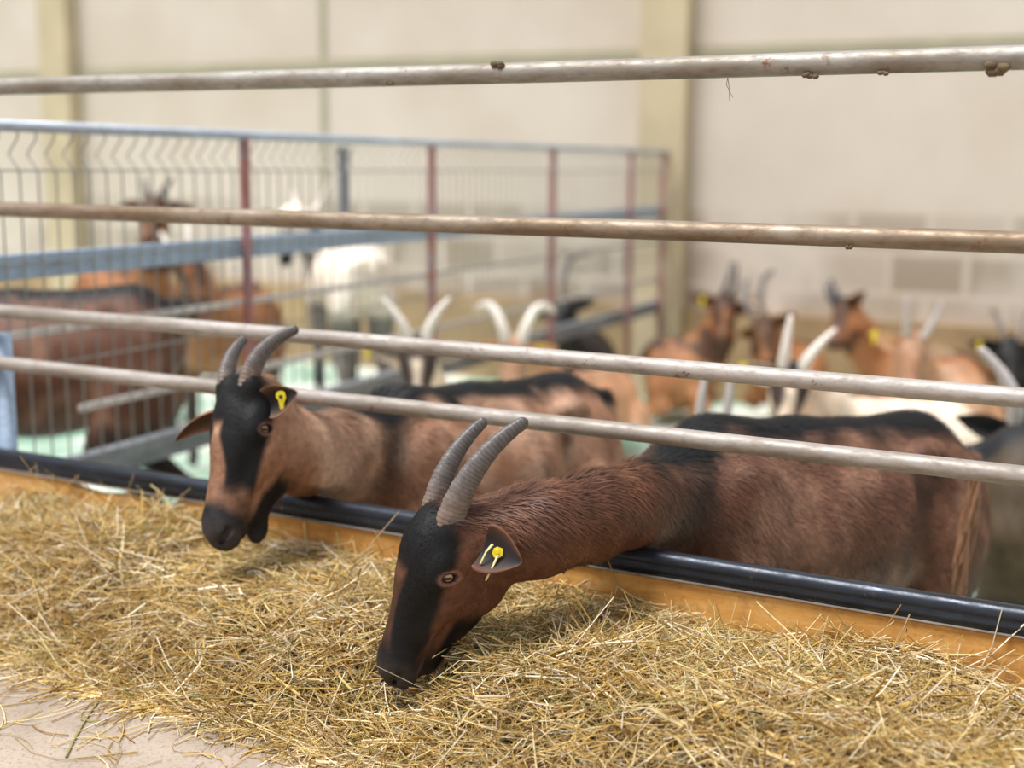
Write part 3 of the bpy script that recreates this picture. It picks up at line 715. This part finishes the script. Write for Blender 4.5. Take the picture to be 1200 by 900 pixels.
            if hero:
                b = MB(); b.tube([lp(0, -.003, .0008), lp(0, -.003, .003)], .0035*sc, 10); b.build('tag_stud', M_tagmark if t.get('shape', 'flag') == 'flag' else M_tag, tg, world=True)
                if t.get('shape') == 'stub':
                    b = MB(); b.tube([lp(.0, .003, .001), lp(.012, .018, .004), lp(.027, .036, .004)], [.0018, .0014, .0012], 6)
                    b.tube([lp(.004, -.014, -.002), lp(.016, -.006, .0), lp(.029, .010, .0)], [.0018, .0014, .0012], 6); b.build('tag_strap', M_strap, tg, world=True)
    return root

# ================= the two feeding goats
g1s = F(800, 592, .2); g1h = F(1056, 568, .74)
goat('dark brown goat nearest the camera reaching down into the hay, head lowest', 'dark', g1h, g1s,
     [F(742, 590, .0), F(690, 606, -.09), F(632, 622, -.19)], F(497, 606, -.30), F(424, 792, -.36), np.array([.48, -.87, 0]),
     res=.009, hero=True, hs=.97, neckr=[.105, .058, .060, .060, .062], fat=1.05,
     horn=dict(z=-.030, len=.165, a0=16, a1=-38, s0=.10, s1=.10, r=.018, left=dict(len=.195, s0=.12, s1=.05, a1=-42, r=.020)), hornc='grey',
     ears=dict(left=dict(dir=(.85, -.45, -.22), open=(-.1, -1, .35), len=.062, w=.026, cup=.42, base=(.006, .058, -.074), ic=lin(30, 24, 24), oc=1.2),
               right=dict(dir=(.5, 1, -.2), len=.07)),
     tags=[dict(side=1, shape='stub', u=.42, down=(.25, 0, -1), n=(0, -1, .1), sc=.9)], furn=60000,
     tail=[g1h+nrm(g1h-g1s)*.12+(0, 0, .06), g1h+nrm(g1h-g1s)*.17+(0, 0, .03), g1h+nrm(g1h-g1s)*.18+(0, 0, -.04)])
b = MB(); random.seed(9)
G1 = bpy.data.objects['goat']
for k in range(70):
    a = F(1143+random.uniform(-7, 7), 555+random.uniform(-12, 25), .60+random.uniform(-.02, .02)); e_ = F(1126+random.uniform(-12, 8), 690+random.uniform(-30, 12), .58+random.uniform(-.02, .02))
    m_ = (a+e_)/2 + np.array([random.uniform(-.008, .008), random.uniform(-.01, .01), 0]); b.tube([a, (a+m_)/2+[.002, 0, 0], m_, (m_+e_)/2, e_], [.0016, .0017, .0016, .0013, .0006], 4, False)
b.build('tail_hair', simple('tail_hair', lin(150, 112, 84), .5), G1, True, world=True)['label'] = 'long pale brown hanging tail hair'
g2s = F(442, 545, .25); g2h = F(648, 512, .76)
goat('light brown goat second from the camera, chewing with its head over the hay', 'tan', g2h, g2s,
     [F(392, 534, .08), F(350, 532, -.02)], F(273, 450, -.135), F(232, 602, -.245), np.array([.68, -.73, -.03]),
     res=.009, hero=True, hs=1.05, neckr=[.10, .074, .062, .060], mouth=True,
     horn=dict(len=.105, a0=25, a1=-35, s0=.10, s1=-.05, r=.0155, left=dict(len=.135, s0=.12, s1=1.1, a0=22, a1=-45, r=.0165)), hornc='grey',
     ears=dict(left=dict(dir=(.75, -.2, .35), open=(-.15, -1, .2), len=.052, w=.021, cup=.6, ic=lin(34, 28, 26), oc=.7),
               right=dict(dir=(-.95, .1, -.18), open=(.1, -.8, -.9), len=.095, w=.020, cup=.6, droop=.4, ic=lin(80, 58, 48), oc=.9)),
     tags=[dict(side=1, shape='flag', u=.5, down=(.12, 0, -1), n=(0, -1, .1), sc=.9)], furn=45000)

# ================= goats in the pen behind
def lat_cam(px_dir=0): return None
LX = np.array([1, 0, 0.])
HG = dict(len=.17, a0=35, a1=-25, s0=.25, s1=.35, r=.018)
far = [
 dict(label='large brown goat standing behind the wire panel at the left edge', pal='dark', hip=PZ(150, 3.45, .72), sho=PZ(-95, 3.40, .70), neck=[PZ(-170, 3.35, .78)], poll=PZ(-230, 3.3, .9), nose=PZ(-290, 3.2, .75), lat=-N, body_s=1.1, horn=HG),
 dict(label='brown goat standing with raised dark head by the wall, left of the blue beam', pal='orange', hip=PZ(120, 5.9, .60), sho=PZ(180, 5.5, .60), neck=[PZ(180, 5.4, .82)], poll=PZ(180, 5.3, 1.06), nose=PZ(168, 5.15, .90), lat=LX, horn=dict(HG, len=.12), hornc='dark'),
 dict(label='orange brown goat with white horns and pale blaze left of the leftmost rusty divider post', pal='orange', hip=PZ(292, 5.25, .58), sho=PZ(240, 4.9, .58), neck=[PZ(228, 4.75, .74)], poll=PZ(212, 4.6, .90), nose=PZ(236, 4.5, .70), lat=LX, horn=dict(HG, len=.10, s0=.3, s1=.2), hornc='white'),
 dict(label='white goat seen from behind with dark mask, right of the leftmost rusty divider post', pal='white', body_s=.85, hip=PZ(424, 4.95, .79), sho=PZ(390, 5.4, .79), neck=[PZ(368, 5.45, .86)], poll=PZ(352, 5.45, .98), nose=PZ(338, 5.35, .76), lat=LX*-1+N*.2, horn=dict(HG, len=.22, a0=60, a1=-50, r=.022), hornc='white'),
 dict(label='dark faced goat with white lyre horns behind the light brown goat\'s back', pal='cream', hip=PZ(585, 4.15, .27), sho=PZ(525, 3.95, .30), neck=[PZ(503, 3.9, .47)], poll=PZ(489, 3.82, .685), nose=PZ(487, 3.67, .49), lat=LX, lying=True, horn=dict(len=.165, a0=70, a1=20, s0=.05, s1=1.1, r=.021), hornc='white', tags=[dict(side=-1, u=.9, sc=1.2)]),
 dict(label='tan goat lying with tightly curled white horns behind the second goat\'s rump', pal='pale', body_s=.85, fat=.8, hip=PZ(714, 5.25, .25), sho=PZ(668, 4.82, .28), neck=[PZ(628, 4.7, .45)], poll=PZ(602, 4.48, .60), nose=PZ(600, 4.33, .42), lat=LX, lying=True, horn=dict(len=.25, a0=80, a1=-100, s0=.15, s1=1.0, r=.025), hornc='white', tags=[dict(side=1, u=.4, sc=1.6)], ears=dict(left=dict(ic=lin(235, 180, 130), oc=1.1), right=dict(ic=lin(235, 180, 130), oc=1.1))),
 dict(label='black goat with long backswept horns lying by the wall behind the divider end', pal='black', hip=PZ(690, 6.42, .24), sho=PZ(655, 6.1, .28), neck=[PZ(660, 5.95, .45)], poll=PZ(656, 5.85, .60), nose=PZ(642, 5.65, .44), lat=nrm(LX-N*.8), lying=True, horn=dict(len=.36, a0=60, a1=-60, s0=.1, s1=.25, r=.022), hornc='grey'),
 dict(label='orange goat lying by the column with its neck raised', pal='orange', fat=.8, hip=PZ(772, 6.05, .24), sho=PZ(822, 6.0, .25), neck=[PZ(840, 5.98, .42)], poll=PZ(853, 5.94, .61), nose=PZ(850, 5.78, .41), lat=nrm(LX+N*.3), lying=True, horn=dict(len=.19, a0=60, a1=-10, s0=-.1, s1=-.1, r=.018), hornc='dark', tags=[dict(side=-1, u=.5, sc=1.3)]),
 dict(label='orange headed goat with a long grey horn lying between two others by the wall', pal='orange', hip=PZ(940, 6.0, .24), sho=PZ(912, 5.9, .26), neck=[PZ(900, 5.85, .38)], poll=PZ(890, 5.8, .52), nose=PZ(892, 5.66, .33), lat=nrm(LX-N*.9), lying=True, horn=dict(len=.30, a0=50, a1=-60, s0=.1, s1=.2, r=.02), hornc='grey'),
 dict(label='chestnut goat with dark upright horn lying against the wall right of centre', pal='orange', hip=PZ(1125, 5.72, .24), sho=PZ(1035, 5.75, .27), neck=[PZ(1010, 5.72, .44)], poll=PZ(984, 5.7, .61), nose=PZ(962, 5.56, .45), lat=nrm(-N+LX*.3), lying=True, horn=dict(len=.13, a0=80, a1=20, s0=.0, s1=.05, r=.018), hornc='dark'),
 dict(label='pale tan goat facing the camera with thin grey horns and a yellow tagged ear', pal='pale', hip=PZ(1120, 5.3, .25), sho=PZ(1085, 4.85, .28), neck=[PZ(1078, 4.7, .44)], poll=PZ(1072, 4.55, .615), nose=PZ(1070, 4.42, .40), lat=LX, lying=True, horn=dict(len=.16, a0=70, a1=30, s0=.3, s1=.15, r=.017), hornc='mid', tags=[dict(side=-1, u=.8, sc=1.4)], ears=dict(left=dict(dir=(1, 0, -.25), ic=lin(235, 200, 170)), right=dict(dir=(-1, 0, .35), ic=lin(235, 190, 150)))),
 dict(label='cream bodied goat with dark face and straight white horns behind the front goat', pal='cream', hip=PZ(1105, 4.15, .30), sho=PZ(1000, 3.95, .32), neck=[PZ(965, 3.9, .46)], poll=PZ(930, 3.75, .625), nose=PZ(920, 3.6, .42), lat=LX, lying=True, horn=dict(len=.165, a0=65, a1=30, s0=.15, s1=.85, r=.023, right=dict(s0=.15, s1=.0)), hornc='white', tags=[dict(side=-1, u=.8, sc=1.4)], ears=dict(left=dict(dir=(1, 0, -.1), ic=lin(245, 220, 190)))),
 dict(label='goat mostly hidden by the front goat, its two slim grey horns upright', pal='pale', hip=PZ(985, 3.6, .27), sho=PZ(890, 3.4, .28), neck=[PZ(860, 3.3, .38)], poll=PZ(832, 3.15, .545), nose=PZ(830, 3.0, .35), lat=LX, lying=True, horn=dict(len=.20, a0=75, a1=20, s0=.12, s1=-.1, r=.019), hornc='mid', tags=[dict(side=1, u=.8, sc=1.2)]),
 dict(label='goat at right edge with a broad grey horn arching to the left', pal='black', hip=PZ(1330, 3.7, .27), sho=PZ(1250, 3.45, .30), neck=[PZ(1225, 3.35, .42)], poll=PZ(1203, 3.2, .575), nose=PZ(1195, 3.05, .39), lat=LX, lying=True, horn=dict(len=.23, a0=75, a1=10, s0=.15, s1=1.6, r=.028), hornc='mid'),
 dict(label='dark backed goat standing at right edge just behind the front goat\'s rump', pal='olive', hip=PZ(1198, 2.88, .46), sho=PZ(1420, 2.75, .46), neck=[PZ(1500, 2.7, .58)], poll=PZ(1560, 2.65, .66), nose=PZ(1620, 2.55, .50), lat=N, body_s=1.15, horn=HG),
 dict(label='black goat with yellow ear tag lying by the wall at the far right', pal='black', hip=PZ(1290, 5.45, .24), sho=PZ(1210, 5.48, .26), neck=[PZ(1195, 5.42, .36)], poll=PZ(1185, 5.35, .50), nose=PZ(1190, 5.2, .32), lat=LX, lying=True, horn=dict(HG, len=.16), hornc='grey', tags=[dict(side=-1, u=.6, sc=1.3)]),
]
for d in far:
    goat(group=None, **d)

# ------------------------------------------------------------------ hay
def hz(s, t):
    p = np.stack([s, t, 0*s], -1)
    dip = 0
    for (ha, hb) in HEADS[:1]:
        for w_ in np.linspace(.3, 1.15, 5):
            q = ha+(hb-ha)*w_; d2 = (s-q @ U)**2+(t-(q @ N-C0))**2; dip = np.maximum(dip, np.exp(-d2/.085**2))
    nz = snoise(p.reshape(-1, 3), 3.2).reshape(s.shape); n2 = snoise(p.reshape(-1, 3)+5, 9).reshape(s.shape); n3 = snoise(p.reshape(-1, 3)+2, 24).reshape(s.shape)
    edge = -.44 + .035*nz + .012*n2
    return .42 + .118*sm(t, edge, edge+.22) + (.014*nz+.014*n2+.008*n3)*sm(t, edge, edge+.12) - .008 + .012*sm(t, -.12, 0) - .04*dip*sm(t, edge, edge+.1), edge
def hay():
    s = np.linspace(-2.0, 1.6, 360); t = np.linspace(-.62, -.012, 90); S, T = np.meshgrid(s, t, indexing='ij')
    Z, _ = hz(S, T); Z = Z-.012
    V = np.stack([S, T, Z], -1).reshape(-1, 3); n = len(t)
    i, j = np.meshgrid(np.arange(len(s)-1), np.arange(n-1), indexing='ij'); i = i.ravel(); j = j.ravel()
    Q0 = np.stack([i*n+j, (i+1)*n+j, (i+1)*n+j+1, i*n+j+1], 1)
    c0 = np.tile(np.array(lin(96, 72, 36)), (len(V), 1))*(1+.3*snoise(V, 60))[:, None].clip(.4, 2)  # mound under the stalks darkened to paint the shade in the gaps
    K = 60000
    s = RNG.uniform(-1.95, 1.5, K); t = -.012-.47*RNG.uniform(0, 1, K)**1.0
    out = RNG.uniform(0, 1, K) < .006; t[out] = RNG.uniform(-.62, -.45, out.sum())
    z, ed = hz(s, t)
    keep = (t > ed-.015) | out; s, t, z, out = s[keep], t[keep], z[keep], out[keep]; K = len(s)
    for (ha, hb) in HEADS:
        c_ = s[:, None]*U + (t[:, None]+C0)*N; c_[:, 2] = z
        dv = hb-ha; tt = np.clip((c_-ha) @ dv/(dv @ dv), 0, 1.1); q = ha+tt[:, None]*dv
        dist = np.linalg.norm((c_-q)[:, :2], axis=1)
        front = ((c_-q)[:, 1] < 0)
        kp = ~((np.linalg.norm(c_-q, axis=1) < .075-.035*tt) )
        s, t, z, out = s[kp], t[kp], z[kp], out[kp]; K = len(s)
    ln = RNG.gamma(4.0, .024, K).clip(.02, .24); yaw = RNG.uniform(0, 6.283, K); yaw = np.where(RNG.uniform(0, 1, K) < .35, RNG.normal(0, .6, K), yaw)
    pitch = RNG.normal(.05, .42, K); pitch[out] = 0; pitch[(t > -.10) & (RNG.uniform(0, 1, K) < .85)] *= .35
    lift = RNG.uniform(-.012, .016, K) + .01*(RNG.uniform(0, 1, K) < .08); lift[out] = .006
    wdt = RNG.uniform(.00045, .0012, K)*np.where(RNG.uniform(0, 1, K) < .07, 1.9, 1)
    d = np.stack([np.cos(yaw)*np.cos(pitch), np.sin(yaw)*np.cos(pitch), np.sin(pitch)], 1)
    bend = np.stack([-np.sin(yaw), np.cos(yaw), 0*yaw], 1)*RNG.normal(0, .24, K)[:, None] + np.stack([0*yaw, 0*yaw, RNG.normal(-.05, .12, K)], 1); bend[out, 2] = 0
    c = np.stack([s, t, z+lift], 1); m = 5; rings = []
    w = RNG.uniform(0, 1, (K, 1)); A = np.cross(d, [0, 0, 1.]); A /= np.linalg.norm(A, axis=1)[:, None]; B_ = np.cross(d, A)
    kink = RNG.normal(0, .06, (K, 3))*(RNG.uniform(0, 1, (K, 1)) < .4)
    for k in range(m):
        u = k/(m-1)-.5
        q = c + d*(u*ln)[:, None] + bend*((u*u*4)*ln)[:, None] + kink*(max(0, u)*ln)[:, None]*1.5
        rings.append(q)
    R3 = np.stack(rings, 1)                                     # K,m,3
    lim = np.minimum(-.016, R3[:, :, 1]); R3[:, :, 1] = lim      # stay on the alley side of the board
    R3[:, :, 2] = np.maximum(R3[:, :, 2], .4225)
    good = np.ones(K, bool)
    for (ha, hb) in HEADS:
        W3 = R3[:, :, :1]*U + (R3[:, :, 1:2]+C0)*N; W3[:, :, 2] = R3[:, :, 2]; W3 = np.concatenate([W3, (W3[:, 1:]+W3[:, :-1])/2], 1).reshape(-1, 3)
        dv = hb-ha; tt = np.clip((W3-ha) @ dv/(dv @ dv), 0, 1.05); dist = np.linalg.norm(W3-(ha+tt[:, None]*dv), axis=1)
        good &= ~(((dist < .066-.030*tt) | ((dist < .17) & (W3[:, 2] > .552))).reshape(K, -1).any(1))
    R3, A, B_, wdt = R3[good], A[good], B_[good], wdt[good]; K = len(R3)
    VV = []
    for q in range(3):
        a = q*2.094
        VV.append(R3 + (A*math.cos(a)+B_*math.sin(a))[:, None, :]*wdt[:, None, None])
    VV = np.stack(VV, 2).reshape(-1, 3); b = (np.arange(K)*m*3)[:, None, None]; kk = (np.arange(m-1)*3)[None, :, None]; j = np.arange(3)[None, None]; j2 = (j+1) % 3
    Q1 = np.stack([b+kk+j, b+kk+j2, b+kk+3+j2, b+kk+3+j], -1).reshape(-1, 4)
    pal = np.array([lin(214, 182, 112), lin(240, 218, 166), lin(252, 240, 218), lin(186, 148, 80), lin(150, 112, 60), lin(158, 150, 92), lin(200, 176, 140)])
    pr = [.28, .24, .12, .14, .08, .06, .08]; ci = RNG.choice(len(pal), K, p=pr)
    cc = pal[ci]*RNG.uniform(.70, 1.05, (K, 1))*np.array([1.02, .99, .90]); 
    C1 = np.repeat(cc, m*3, axis=0)
    o = mesh_obj('hay', np.concatenate([V, VV]), np.concatenate([Q0, Q1+len(V)]), M_hay, None, True, np.concatenate([c0, C1]))
    place_st(o); tag(o, 'long heap of golden hay spread along the feed alley under the fence', 'hay', kind='stuff')
hay()
